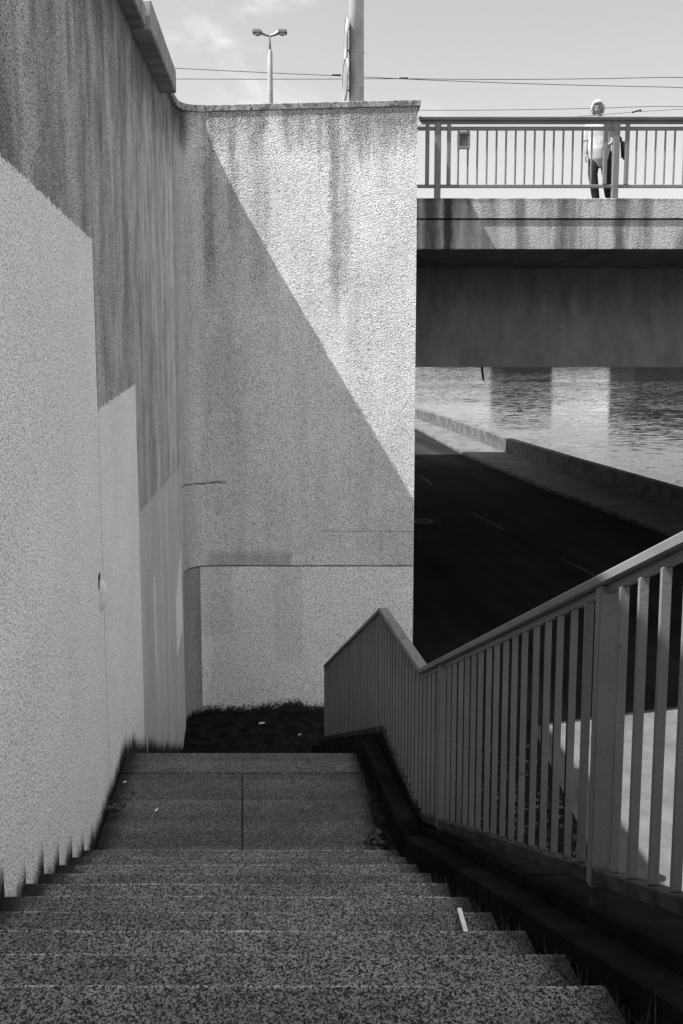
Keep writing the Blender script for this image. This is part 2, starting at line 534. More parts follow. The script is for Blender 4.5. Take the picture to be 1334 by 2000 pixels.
MAT = {}
for nm, fn in dict(left_wall=left_wall_mat, front_wall=front_wall_mat, coping=coping_mat, left_coping=left_coping_mat,
                   fascia=fascia_mat, girder=girder_mat, step=granite(0.0, 0.25), slab=granite(0.0, 0.19),
                   kerbside=plain(0.002, 0.012, 3.0, r=0.95, spec=0.06, bs=0.5, bd=0.006),
                   moss=plain(0.006, 0.03, 14.0, r=0.95, spec=0.05, bs=1.0, bd=0.03),
                   soil=plain(0.006, 0.02, 6.0, r=0.95, spec=0.05, bs=1.0, bd=0.03),
                   joint=plain(0.012, 0.02, 5.0, r=0.95, spec=0.05),
                   paint=paint_mat, bar_shade=plain(0.008, 0.03, 9.0, r=0.9, spec=0.1), dirty_paint=plain(0.012, 0.06, 9.0, r=0.8, spec=0.2, bs=0.5, bd=0.003), asphalt=asphalt_mat, water=water_mat,
                   bridge_paint=plain(0.13, 0.165, 2.0, r=0.45, spec=0.4, bs=0.1, bd=0.002),
                   pavement=plain(0.07, 0.12, 1.2, r=0.9, spec=0.2, bs=0.5, bd=0.006),
                   kerb=plain(0.06, 0.14, 3.0, r=0.9, spec=0.2),
                   quay=plain(0.06, 0.13, 2.0, r=0.9, spec=0.2),
                   line=plain(0.02, 0.05, 5.0, r=0.8, spec=0.2),
                   iron=plain(0.05, 0.09, 8.0, r=0.5, spec=0.5, metal=0.3),
                   galv=plain(0.28, 0.36, 3.0, r=0.42, spec=0.5, bs=0.05, bd=0.001),
                   lamp_grey=plain(0.16, 0.22, 4.0, r=0.5, spec=0.5, bs=0.05, bd=0.001),
                   lens=plain(0.5, 0.6, 4.0, r=0.2, spec=0.5, bs=0.02, bd=0.001),
                   sign_white=plain(0.4, 0.5, 5.0, r=0.4, spec=0.5, bs=0.02, bd=0.001),
                   sign_grey=plain(0.14, 0.22, 7.0, r=0.4, spec=0.5, bs=0.02, bd=0.001),
                   black=plain(0.012, 0.02, 9.0, r=0.6, spec=0.3),
                   wire=plain(0.02, 0.03, 9.0, r=0.6, spec=0.3),
                   skin=plain(0.19, 0.24, 12.0, r=0.55, spec=0.35, bs=0.05, bd=0.001),
                   hair=plain(0.24, 0.40, 30.0, r=0.6, spec=0.3, bs=0.25, bd=0.003, fine=160),
                   shirt=plain(0.33, 0.46, 9.0, r=0.9, spec=0.1, bs=0.35, bd=0.02, fine=30),
                   jeans=plain(0.012, 0.03, 18.0, r=0.9, spec=0.1, bs=0.6, bd=0.01),
                   leather=plain(0.012, 0.02, 10.0, r=0.5, spec=0.3),
                   paper=plain(0.7, 0.85, 20.0, r=0.8, spec=0.2),
                   leaf=plain(0.02, 0.09, 30.0, r=0.7, spec=0.2),
                   ink=plain(0.05, 0.09, 30.0, r=0.7, spec=0.2),
                   brick_dark=plain(0.012, 0.025, 0.4, r=0.9, spec=0.2),
                   window=plain(0.01, 0.02, 0.5, r=0.15, spec=0.3, bs=0.0),
                   bank=plain(0.015, 0.03, 0.3, r=0.95, spec=0.1)).items():
    MAT[nm] = material(nm, fn)

# ------------------------------------------------------------------ ground, road, river
ROADZ = -6.5
WATERZ = -8.0


def sheet(name, poly, z, mat, parent=None):
    bm = bmesh.new()
    f0 = z if callable(z) else (lambda x, y: z)
    bm.faces.new([bm.verts.new((x, y, f0(x, y))) for x, y in poly])
    o = new_mesh(name, bm, mat, parent)
    return o


# the quay line and the kerb line, near to far
QUAY = [(24.0, -14.0), (19.2, 2.0), (16.6, 12.0), (14.2, 20.5), (11.73, 29.1), (9.84, 36.0), (8.46, 41.6), (7.16, 48.8), (5.25, 57.6), (2.0, 70.0), (-6.0, 92.0), (-40, 150)]
KERB = [(21.4, -14.0), (16.7, 2.0), (14.1, 12.0), (11.3, 21.5), (8.23, 32.2), (6.25, 41.4), (4.79, 52.4), (2.6, 63.0), (0.2, 71.0), (-8.0, 92.0), (-42, 150)]


def lerp_line(line, y):
    for (xa, ya), (xb, yb) in zip(line, line[1:]):
        if ya <= y <= yb:
            t = (y - ya) / (yb - ya)
            return xa + (xb - xa) * t
    return line[-1][0]


road = sheet('road', [(-60, -14)] + KERB + [(-60, 150)], ROADZ, MAT['asphalt'])
struct(road, 'dark asphalt road passing under the bridge')
walk = empty('sidewalk', 'narrow raised sidewalk between the road and the quay wall', None)
struct(walk)
bm = bmesh.new()
prism(bm, [(x + 0.16, y) for x, y in KERB] + [(x + 0.02, y) for x, y in QUAY][::-1], ROADZ - 0.4, ROADZ + 0.13)
new_mesh('paving', bm, MAT['pavement'], walk)
y = 12.0
while y < 62:
    L = 2.0
    a, b = y, y + L - 0.02
    bm = bmesh.new()
    prism(bm, [(lerp_line(KERB, a), a), (lerp_line(KERB, a) + 0.155, a), (lerp_line(KERB, b) + 0.155, b), (lerp_line(KERB, b), b)],
          ROADZ - 0.3, ROADZ + 0.135)
    bevel(bm, 0.015)
    new_mesh('kerb_stone', bm, MAT['kerb'], walk)
    y += L
# dashes down the middle of the road
for y0, y1 in ((21.0, 22.6), (26.0, 28.3), (33.5, 35.8), (41.5, 43.8), (49.5, 51.8)):
    def cx(yy):
        return lerp_line(KERB, yy) - (4.75 - max(0, yy - 28) * 0.10)
    o = sheet('lane_dash', [(cx(y0) - 0.05, y0), (cx(y0) + 0.05, y0), (cx(y1) + 0.05, y1), (cx(y1) - 0.05, y1)], ROADZ + 0.004, MAT['line'], road)
sheet('lane_dash', [(3.30, 26.7), (3.35, 26.7), (3.19, 27.75), (3.14, 27.75)], ROADZ + 0.004, MAT['line'], road)

river = sheet('river', [(-300, -60), (600, -60), (600, 700), (-300, 700)], WATERZ, MAT['water'])
struct(river, 'broad rippled river reflecting the bright sky')

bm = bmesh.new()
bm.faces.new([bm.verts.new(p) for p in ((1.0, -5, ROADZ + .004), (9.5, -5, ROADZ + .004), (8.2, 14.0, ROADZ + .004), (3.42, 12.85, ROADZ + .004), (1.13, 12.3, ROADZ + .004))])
struct(new_mesh('sunlit_ground', bm, material('sunlit_ground', plain(0.075, 0.11, 2.0, r=0.9, spec=0.1, bs=0.6, bd=0.01, fine=60))), 'ground beside the stairs painted pale for sunlight, ending at the bridge shadow')  # sunlight put into a paler ground colour, cut to the bridge's shadow edge

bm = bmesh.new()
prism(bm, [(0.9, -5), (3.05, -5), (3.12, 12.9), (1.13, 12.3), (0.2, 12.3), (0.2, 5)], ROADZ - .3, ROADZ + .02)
struct(new_mesh('ground_shade', bm, MAT['soil']), 'dark sheet painting the wall shadow on the ground beside the stairs')  # ground colour darkened along the wall's shadow line to deepen the shade

# quay wall, cast in lengths
quay = empty('quay_wall', 'low concrete quay wall between the sidewalk and the river', 'wall')
LEN = [-14, -4, 4, 11, 17, 23.3, 29.5, 35.5, 41.55, 47.4, 53.0, 59.0, 66, 75, 92]
for a, b in zip(LEN, LEN[1:]):
    xa, xb = lerp_line(QUAY, a), lerp_line(QUAY, b)
    bm = bmesh.new()
    hexa(bm, [(xa + 0.02, a + .01, WATERZ - 1), (xa + .5, a + .01, WATERZ - 1), (xb + .5, b - .01, WATERZ - 1), (xb + .02, b - .01, WATERZ - 1),
              (xa + 0.02, a + .01, -5.65), (xa + .38, a + .01, -5.65), (xb + .38, b - .01, -5.65), (xb + .02, b - .01, -5.65)])
    bevel(bm, 0.025)
    new_mesh('wall_block', bm, MAT['quay'], quay)
bm = bmesh.new()
n = len(QUAY)
prism(bm, [(x + .06, y) for x, y in QUAY] + [(x + .3, y) for x, y in QUAY][::-1], WATERZ - 1, -5.68)
new_mesh('core', bm, MAT['joint'], quay)

# manhole cover on the road
mh = empty('manhole_cover', 'round ribbed manhole cover in the dark road beside the wall edge', 'manhole')
bm = bmesh.new()
tube(bm, [(2.75, 27.1, ROADZ - .05), (2.75, 27.1, ROADZ + 0.008)], 0.36, 28, up=(1, 0, 0))
new_mesh('ring', bm, MAT['line'], mh)
bm = bmesh.new()
tube(bm, [(2.75, 27.1, ROADZ - .04), (2.75, 27.1, ROADZ + 0.014)], 0.31, 28, up=(1, 0, 0))
new_mesh('lid', bm, MAT['iron'], mh)
for i in range(-3, 4):
    bm = bmesh.new()
    hw = math.sqrt(max(.02, .28 ** 2 - (i * .075) ** 2))
    box(bm, 2.75 - hw, 2.75 + hw, 27.1 + i * .075 - .015, 27.1 + i * .075 + .015, ROADZ + .012, ROADZ + .024)
    new_mesh('rib', bm, MAT['line'], mh)

# ------------------------------------------------------------------ stairs
stairs = empty('staircase', 'dark granite staircase with a sloping landing going down beside the wall', 'stairs')


def step_block(i, y_nose, z_top, tread, deep=0.5):
    bm = bmesh.new()
    j = random.uniform(-.004, .004)
    xr = 0.825 + random.uniform(-.012, .02)
    sbox(bm, XW + .004, xr, y_nose - tread - .03, y_nose, z_top - deep, z_top + .004 + j, z_top - deep, z_top - .004 + j)
    # slight unevenness, then soft worn arrises
    bmesh.ops.subdivide_edges(bm, edges=[e for e in bm.edges if abs(e.verts[0].co.y - e.verts[1].co.y) < .02 and abs(e.verts[0].co.z - e.verts[1].co.z) < .02], cuts=9)
    for v in bm.verts:
        if v.co.z > z_top - .05 and v.co.y > y_nose - .02:
            v.co.y += random.uniform(-.003, .003)
            v.co.z += random.uniform(-.0025, .0015)
    es = [e for e in bm.edges if all(v.co.z > z_top - .05 and v.co.y > y_nose - .03 for v in e.verts)]
    bmesh.ops.recalc_face_normals(bm, faces=bm.faces)
    bmesh.ops.bevel(bm, geom=es, offset=.010, segments=2, affect='EDGES')
    return new_mesh('step', bm, MAT['step'], stairs)


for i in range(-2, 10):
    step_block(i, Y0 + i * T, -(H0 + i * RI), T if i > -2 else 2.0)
# top platform the picture is taken from
bm = bmesh.new()
sbox(bm, XW + .004, 0.83, -5.0, Y0 - 2 * T - 2.04, -2.6, -1.2, -2.6, -1.2)
new_mesh('platform', bm, MAT['step'], stairs)
# landing: two slabs and an edge stone, on a dark bed
ys = Y0 + 9 * T
g = 0.003
for x0, x1, a, b in ((XW + .01, -0.04 - g, ys + .003, 5.585), (-0.04 + g, 0.83, ys + .003, 5.585), (XW + .01, 0.825, 5.60, LY1)):
    bm = bmesh.new()
    sbox(bm, x0, x1, a, b, landing_z(a) - .3, landing_z(a), landing_z(b) - .3, landing_z(b))
    bevel(bm, .006)
    new_mesh('landing_slab', bm, MAT['slab'], stairs)
bm = bmesh.new()
sbox(bm, XW + .01, 0.83, ys - .2, LY1 - .02, -4.6, landing_z(ys) - .03, -4.6, landing_z(LY1) - .025)
new_mesh('landing_bed', bm, MAT['joint'], stairs)
nlow = 16
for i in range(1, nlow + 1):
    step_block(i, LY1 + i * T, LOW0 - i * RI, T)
# side kerb: a low gutter edge and a plinth that carries the railing
segs = [(-3.0, nose_z(1.18) + .35, Y0 - 2 * T, nose_z(Y0 - 2 * T)), (Y0 - 2 * T, nose_z(Y0 - 2 * T), LY0, nose_z(LY0) + .07),
        (LY0, nose_z(LY0) + .07, LY1, landing_z(LY1) + .10), (LY1, landing_z(LY1) + .10, LY1 + nlow * T, low_z(LY1 + nlow * T) + .10)]
segs[0] = (-3.0, nose_z(Y0 - 2 * T), Y0 - 2 * T, nose_z(Y0 - 2 * T))


def split(seg, n):
    y0, z0, y1, z1 = seg
    return [(y0 + (y1 - y0) * i / n, z0 + (z1 - z0) * i / n, y0 + (y1 - y0) * (i + 1) / n, z0 + (z1 - z0) * (i + 1) / n) for i in range(n)]


for sg, n in zip(segs, (1, 2, 2, 3)):
    for y0, z0, y1, z1 in split(sg, n):
        bm = bmesh.new()
        sbox(bm, 0.866, 0.987, y0 + .003, y1 - .003, z0 - .9, z0 + .012, z1 - .9, z1 + .012)
        bevel(bm, .006)
        new_mesh('kerb_block', bm, MAT['kerbside'], stairs)
        bm = bmesh.new()
        sbox(bm, 0.990, 1.24, y0 + .003, y1 - .003, z0 - .9, z0 + .065, z1 - .9, z1 + .065)
        bevel(bm, .006)
        new_mesh('plinth_block', bm, MAT['kerbside'], stairs)
bm = bmesh.new()
for y0, z0, y1, z1 in segs:
    sbox(bm, 0.80, 0.90, y0, y1, z0 - 1.1, z0 - .16, z1 - 1.1, z1 - .16)
new_mesh('gutter', bm, MAT['moss'], stairs)
bm = bmesh.new()
for y0, z0, y1, z1 in segs:
    sbox(bm, 0.97, 1.20, y0, y1, -6.9, z0 - .05, -6.9, z1 - .05)
new_mesh('side_wall', bm, MAT['quay'], stairs)

# moss and weeds in the gutter beside the steps, and litter dirt by the wall
rnd = random.Random(3)
bm = bmesh.new()


def blade(bm, p, h, w, lean):
    a = rnd.uniform(0, 6.28)
    dx, dy = math.cos(a) * w, math.sin(a) * w
    lx, ly = rnd.uniform(-lean, lean), rnd.uniform(-lean, lean)
    v = [bm.verts.new((p[0] - dx, p[1] - dy, p[2])), bm.verts.new((p[0] + dx, p[1] + dy, p[2])),
         bm.verts.new((p[0] + lx * .5 + dx * .6, p[1] + ly * .5 + dy * .6, p[2] + h * .6)), bm.verts.new((p[0] + lx, p[1] + ly, p[2] + h))]
    bm.faces.new((v[0], v[1], v[2]))
    bm.faces.new((v[0], v[2], v[3]))


for c in range(260):
    yy = rnd.uniform(1.3, 4.4)
    base = nose_z(yy) - .15
    for q in range(rnd.randint(4, 16)):
        xx = rnd.gauss(.845, .012)
        blade(bm, P(xx, yy + rnd.gauss(0, .03), base), rnd.uniform(.03, .13), rnd.uniform(.002, .006), .05)
weeds = new_mesh('weeds', bm, MAT['leaf'])
struct(weeds, 'dark moss and weeds growing in the gutter beside the steps', 'stuff')

# ------------------------------------------------------------------ retaining wall on the left
rwall = empty('retaining_wall', 'tall roughcast retaining wall with patches of repainting left of the stairs', 'wall')


def top_z(y):
    return 3.22 - 0.083 * (12.35 - y)


for y0, y1 in ((-5.0, -0.9), (-0.89, 5.212), (5.226, 8.66), (8.667, 11.96)):
    bm = bmesh.new()
    sbox(bm, XW - .30, XW, y0, y1, -7.2, top_z(y0) - .1, -7.2, top_z(y1) - .1)
    new_mesh('wall_panel', bm, MAT['left_wall'], rwall)
bm = bmesh.new()
sbox(bm, XW - .45, XW - .02, -5.0, 11.85, -7.2, top_z(-5) - .12, -7.2, top_z(11.85) - .12)
new_mesh('core', bm, MAT['joint'], rwall)
pieces = [(-5.0, -2.3, .13, .22), (-2.29, .4, .13, .22), (.41, 2.75, .13, .22), (2.76, 5.08, .13, .22), (5.09, 7.41, .13, .22), (7.42, 10.15, .18, .25)]
for y0, y1, ov, hh in pieces:
    bm = bmesh.new()
    dz = -.04 if ov < .15 else .012
    sbox(bm, XW - .5, XW + ov, y0, y1, top_z(y0) - hh, top_z(y0) + dz, top_z(y1) - hh, top_z(y1) + dz)
    bevel(bm, .012)
    new_mesh('coping_stone', bm, MAT['left_coping'], rwall)
bm = bmesh.new()
sbox(bm, XW - .5, XW + .06, 10.16, 11.84, top_z(10.16) - .095, top_z(10.16), top_z(11.84) - .095, top_z(11.84))
bevel(bm, .01)
new_mesh('coping_stone', bm, MAT['coping'], rwall)

# broken conduit sticking out of the wall at the first joint
cp = empty('broken_conduit', 'broken pale plastic conduit stub sticking out of the left wall', 'pipe')
bm = bmesh.new()
py, pz = 5.07, -1.70
pts = []
for k_ in range(7):
    t = k_ / 6
    pts.append(P(XW + .002 + .014 * math.sin(t * math.pi), py + .012 * t, pz + .10 - .20 * t))
tube(bm, pts, [(.022, .016), (.036, .022), (.036, .024), (.037, .025), (.037, .025), (.032, .023), (.014, .012)], 10, up=(1, 0, 0))
new_mesh('sleeve', bm, MAT['paper'], cp)
bm = bmesh.new()
sbox(bm, XW - .01, XW + .005, py - .03, py + .028, pz + .05, pz + .135, pz + .06, pz + .15)
bevel(bm, .004)
new_mesh('hole', bm, MAT['black'], cp)
bm = bmesh.new()
v = [bm.verts.new(P(*q)) for q in ((XW + .012, py + .035, pz + .03), (XW + .02, py + .075, pz - .05), (XW + .008, py + .07, pz - .06), (XW + .004, py + .03, pz - .02))]
f = bm.faces.new(v)
bmesh.ops.solidify(bm, geom=[f], thickness=.004)
new_mesh('torn_flap', bm, MAT['leaf'], cp)

# ------------------------------------------------------------------ abutment wall ahead
front = empty('abutment_wall', 'big roughcast abutment wall ahead with a diagonal shadow across it', 'wall')
cxw = XW - SK * YF
P0 = (XW - SK * 11.852, 11.852)
arc = []
for i in range(13):
    t = i / 12
    a, b, c_ = (1 - t) ** 2, 2 * t * (1 - t), t * t
    arc.append((a * P0[0] + b * (cxw + .01) + c_ * (-1.98), a * P0[1] + b * YF + c_ * YF))
XR = 1.112
YB = 13.0
plan = arc + [(XR, YF), (XR - .03, YB), (-3.2, YB), (-3.2, 11.86)]


def ftop(x, yy):
    return 3.128 + (x + 2.0) * .0255


def wall_mesh(name, z0, z1, inset=0.0):
    """roughcast skin as a fine mesh with real relief is left to the material; this is the solid"""
    bm = bmesh.new()
    pl = plan
    if inset:
        pl = [(x - inset, yy + (inset if (yy <= YF + .001 and x > -3) else 0)) for i, (x, yy) in enumerate(plan)]
    prism(bm, pl, z0, z1)
    return new_mesh(name, bm, MAT['front_wall'] if not inset else MAT['joint'], front)


wall_mesh('upper_wall', JZ + .011, ftop)
wall_mesh('lower_wall', -7.2, JZ - .011)
wall_mesh('core', -7.0, 3.0, .03)
# coping stones, the first one curved round the corner


def offset_plan(pts, d):
    out = []
    for i, (x, yy) in enumerate(pts):
        xa, ya = pts[max(i - 1, 0)]
        xb, yb = pts[min(i + 1, len(pts) - 1)]
        tx, ty = xb - xa, yb - ya
        l = math.hypot(tx, ty)
        out.append((x + ty / l * d, yy - tx / l * d))
    return out


oc = [(x_ + (.05 * (1 - i_ / 12)), y_ - .014) for i_, (x_, y_) in enumerate(arc)]
cuts = [-1.98, -1.30, -.60, .15, XR + .045]
bm = bmesh.new()
prism(bm, oc + [(-1.98, YF + .5), (-3.0, YF + .5), (-3.0, 11.86)], lambda x, yy: ftop(x, yy) + (.003), lambda x, yy: ftop(max(x, -2.4), yy) + .095)
new_mesh('coping_stone', bm, MAT['coping'], front)
for a, b in zip(cuts, cuts[1:]):
    bm = bmesh.new()
    z = [ftop(a, 0) + .003, ftop(b, 0) + .003]
    hexa(bm, [(a + .004, YF - .014, z[0]), (b - .004, YF - .014, z[1]), (b - .004, YB + .03, z[1]), (a + .004, YB + .03, z[0]),
              (a + .004, YF - .014, z[0] + .092), (b - .004, YF - .014, z[1] + .092), (b - .004, YB + .03, z[1] + .092), (a + .004, YB + .03, z[0] + .092)])
    bevel(bm, .008)
    new_mesh('coping_stone', bm, MAT['coping'], front)

# ground at the foot of the wall and upper street
bm = bmesh.new()
prism(bm, [P(XW - .1, 10.3, 0)[:2], P(1.0, 10.3, 0)[:2], (.95, 12.5), (-2.6, 12.5)], -6.9, -6.02)
soil = struct(new_mesh('soil', bm, MAT['soil']), 'patch of black soil at the foot of the big wall')
bm = bmesh.new()
prism(bm, [(XW - .46 + 5 * SK, -5.0), (XW - .46 - 11.86 * SK, 11.86), (-3.3, 11.87), (-3.3, 13.01), (-60, 13.01), (-60, -5.0)], -7.0,
      lambda x, yy: 2.0 - .083 * (13 - yy))
struct(new_mesh('street', bm, MAT['asphalt']), 'upper street level behind the retaining wall')

# ------------------------------------------------------------------ bridge
bridge = empty('bridge', 'wide concrete road bridge spanning the road and the river', 'bridge')
BY = 12.78
BX1 = 140.0
FARY = 40.6


def xslab(name, y0, y1, z0, z1, mat, x0=XR + .004, x1=BX1, zz=None):
    bm = bmesh.new()
    box(bm, x0, x1, y0, y1, z0, z1)
    return new_mesh(name, bm, mat, bridge)


def prof(name, poly, mat, x0, x1, bev=0):
    """profile in the y-z plane run along x"""
    bm = bmesh.new()
    a = [bm.verts.new((x0, yy, z)) for yy, z in poly]
    b = [bm.verts.new((x1, yy, z)) for yy, z in poly]
    bm.faces.new(a[::-1])
    bm.faces.new(b)
    n = len(poly)
    for i in range(n):
        bm.faces.new((a[i], a[(i + 1) % n], b[(i + 1) % n], b[i]))
    return new_mesh(name, bm, mat, bridge)


xs = XR + .004
prof('upper_fascia', [(BY - .015, 1.665), (BY + .4, 1.665), (BY + .4, 1.965), (BY, 1.965), (BY - .015, 1.95)], MAT['fascia'], xs, BX1)
prof('lower_fascia', [(BY, 1.205), (BY + .3, 1.215), (BY + .3, 1.64), (BY + .004, 1.64)], MAT['fascia'], xs, BX1)
prof('drip_groove', [(BY + .03, 1.63), (BY + .39, 1.63), (BY + .39, 1.67), (BY + .03, 1.67)], MAT['joint'], xs, BX1)
prof('deck_slab', [(BY + .31, 1.225), (15.02, 1.075), (FARY - 2.3, 1.075), (FARY - .31, 1.225), (FARY - .31, 1.66), (BY + .41, 1.66), (BY + .41, 1.625), (BY + .31, 1.625)], MAT['girder'], xs, BX1)
prof('far_fascia', [(FARY - .3, 1.205), (FARY, 1.205), (FARY, 1.965), (FARY - .3, 1.965)], MAT['fascia'], xs, BX1)
prof('footway', [(BY + .42, 1.67), (BY + 3.0, 1.67), (BY + 3.0, 2.03), (BY + .42, 2.0)], MAT['pavement'], -60, BX1)
prof('roadway', [(BY + 3.02, 1.67), (FARY - .32, 1.67), (FARY - .32, 1.92), (BY + 3.02, 1.92)], MAT['asphalt'], -60, BX1)
for gy in (15.0, 20.5, 26.0, 31.5, 37.5):
    prof('girder', [(gy, -.715), (gy + .6, -.715), (gy + .6, 1.07), (gy, 1.07)], MAT['girder'], -2.0, BX1)
# abutment body behind the front wall; its side runs back to the left
bm = bmesh.new()
prism(bm, [(XR - .035, YB + .002), (XR - .14 * (FARY - YB), FARY), (-40, FARY), (-40, YB + .002)], -7.2, 1.06)
new_mesh('abutment', bm, MAT['girder'], bridge)
bm = bmesh.new()
box(bm, -40, XR, YB + .21, FARY - .02, 1.062, 1.66)
new_mesh('approach_slab', bm, MAT['girder'], bridge)
# a river pier
bm = bmesh.new()
box(bm, 62, 64.5, 15.5, 38, -10, -.716)
bevel(bm, .4, 2)
new_mesh('pier', bm, MAT['girder'], bridge)

# hose end hanging from the girder
bm = bmesh.new()
tube(bm, [(2.63, 15.35, -.70), (2.635, 15.35, -.80), (2.65, 15.34, -.90), (2.665, 15.33, -.99)], [.022, .02, .022, .014], 8)
tag(new_mesh('hanging_hose', bm, MAT['black'], None, True), 'short black hose end hanging below the bridge girder over the water', 'hose')

# bridge railing
br = empty('bridge_railing', 'grey steel railing with thin vertical bars along the bridge edge', 'railing')
RY = 12.92
bm = bmesh.new()
hexa(bm, [(1.20, RY - .07, 3.13), (30, RY - .07, 3.13), (30, RY + .05, 3.13), (1.20, RY + .05, 3.13),
          (1.17, RY - .085, 3.19), (30, RY - .085, 3.19), (30, RY + .06, 3.20), (1.17, RY + .06, 3.20)])
bevel(bm, .012)
new_mesh('handrail', bm, MAT['bridge_paint'], br)
bm = bmesh.new()
box(bm, 1.22, 30, RY - .035, RY + .02, 3.095, 3.129)
new_mesh('handrail_channel', bm, MAT['bridge_paint'], br)
for z0, z1, nm in ((3.0, 3.055, 'upper_rail'), (2.14, 2.19, 'lower_rail')):
    bm = bmesh.new()
    box(bm, XR + .005, 30, RY - .02, RY + .02, z0, z1)
    bevel(bm, .006)
    new_mesh(nm, bm, MAT['bridge_paint'], br)
bars = 0
for i in range(11):
    px = 1.475 + i * 2.73
    bm = bmesh.new()
    box(bm, px - .048, px + .048, RY - .045, RY + .035, 1.966, 3.129)
    bevel(bm, .008)
    new_mesh('post', bm, MAT['bridge_paint'], br)
    for dx in (-.16, .17):
        bm = bmesh.new()
        box(bm, px + dx - .03, px + dx + .03, RY - .03, RY + .022, 2.191, 3.094)
        bevel(bm, .006)
        new_mesh('flat_post', bm, MAT['bridge_paint'], br)
    first = None
    for j in range(15):
        bx = px + .17 + .146 * (j + 1)
        if bx > px + 2.73 - .22:
            break
        if first is None:
            bm = bmesh.new()
            tube(bm, [(0, 0, 2.191), (0, 0, 2.999)], .0155, 8, up=(1, 0, 0))
            first = new_mesh('bar', bm, MAT['bridge_paint'], br)
            o = first
        else:
            o = first.copy()
            COL.objects.link(o)
            o.parent = br
        o.location = (bx, RY, 0)
# small framed plate on the bars
pl = empty('framed_plate', 'small grey framed plate clamped to the bridge railing bars', 'plate')
bm = bmesh.new()
box(bm, 1.795, 1.945, RY - .035, RY - .020, 2.74, 2.96)
new_mesh('panel', bm, MAT['iron'], pl)
for a in ((1.775, 1.96, 2.935, 2.975), (1.775, 1.96, 2.715, 2.755)):
    bm = bmesh.new()
    box(bm, a[0], a[1], RY - .05, RY - .017, a[2], a[3])
    bevel(bm, .005)
    new_mesh('clamp_bar', bm, MAT['bridge_paint'], pl)
for xx in (1.785, 1.945):
    bm = bmesh.new()
    box(bm, xx - .018, xx + .018, RY - .045, RY - .018, 2.756, 2.934)
    new_mesh('frame_side', bm, MAT['bridge_paint'], pl)

# ------------------------------------------------------------------ stair railing
sr = empty('stair_railing', 'grey painted steel railing with flat bars running down beside the steps', 'railing')
HR = [(0.2, -1.949 + .5495 * (4.534 - .2)), (4.534, -1.949), (5.915, -2.074), (10.12, -4.301)]
BR = [(0.2, -2.88 + .5495 * (4.534 - .2)), (4.534, -2.88), (5.80, -2.985), (10.12, -5.318)]


def on(line, yy):
    for (ya, za), (yb, zb) in zip(line, line[1:]):
        if yy <= yb:
            return za + (zb - za) * (yy - ya) / (yb - ya)
    return line[-1][1]


for (ya, za), (yb, zb) in zip(HR, HR[1:]):
    bm = bmesh.new()
    sbox(bm, XF - .002, XF + .066, ya, yb, za - .034, za, zb - .034, zb)
    bevel(bm, .005)
    new_mesh('handrail', bm, MAT['paint'], sr)
    bm = bmesh.new()
    sbox(bm, XF + .022, XF + .038, ya, yb, za - .058, za - .035, zb - .058, zb - .035)
    new_mesh('rail_web', bm, MAT['paint'], sr)
for (ya, za), (yb, zb) in zip(BR, BR[1:]):
    bm = bmesh.new()
    sbox(bm, XF + .004, XF + .058, ya, yb, za, za + .05, zb, zb + .05)
    bevel(bm, .004)
    new_mesh('bottom_rail', bm, MAT['dirty_paint'], sr)
POSTS = [0.35, 2.244, 4.07, 5.935, 8.0, 10.09]
for py in POSTS:
    yy = py
    if yy <= LY0:
        foot = nose_z(yy) + (.07 * max(0, (yy - 1.18)) / 3.16)
    elif yy <= LY1:
        foot = landing_z(yy) + .10
    else:
        foot = low_z(yy) + .10
    bm = bmesh.new()
    zb = on(BR, yy) - .004
    sbox(bm, XF + .010, XF + .054, yy - .014, yy + .014, foot, zb, foot, zb)
    new_mesh('post_foot', bm, MAT['dirty_paint'], sr)
    bm = bmesh.new()
    sbox(bm, XF + .002, XF + .060, yy - .016, yy + .016, zb + .002, on(HR, yy - .016) - .036, zb + .002, on(HR, yy + .016) - .036)
    bevel(bm, .003)
    new_mesh('post', bm, MAT['paint'], sr)
for pa, pb in zip(POSTS, POSTS[1:]):
    nb = round((pb - pa) / .1055)
    for q in range(1, nb):
        yy = pa + (pb - pa) * q / nb + random.uniform(-.0015, .0015)
        bm = bmesh.new()
        a, b = yy - .005, yy + .005
        tw = random.uniform(-.0015, .0015)
        sbox(bm, XF + .013 + tw, XF + .0385 + tw, a, b, on(BR, a) + .051, on(HR, a) - .059, on(BR, b) + .051, on(HR, b) - .059)
        bevel(bm, .0018)
        bmesh.ops.recalc_face_normals(bm, faces=bm.faces)
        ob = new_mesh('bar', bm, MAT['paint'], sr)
        if yy > 2.4:                                  # shaded bars get a dark stair side, painting the shade between them
            ob.data.materials.append(MAT['bar_shade'])
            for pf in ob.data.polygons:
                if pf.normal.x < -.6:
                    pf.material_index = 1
# scratched writing on top of the landing handrail: reads towards the viewer
STROKES = {'A': [[(0, 0), (.35, 1), (.7, 0)], [(.15, .4), (.55, .4)]], 'L': [[(0, 1), (0, 0), (.55, 0)]],
           'O': [[(.35 + .33 * math.cos(t * .6283), .5 + .45 * math.sin(t * .6283)) for t in range(11)]],
           'P': [[(0, 0), (0, 1), (.5, .95), (.55, .65), (.05, .5)]], 'K': [[(0, 0), (0, 1)], [(.55, 1), (.02, .45), (.6, 0)]],
           '-': [[(.1, .5), (.6, .5)]]}
bm = bmesh.new()


def rail_pt(s, u):
    yv = 5.75 - s
    return Vector(P(XF + .008 + u * .05, yv, on(HR, yv) + .0012))


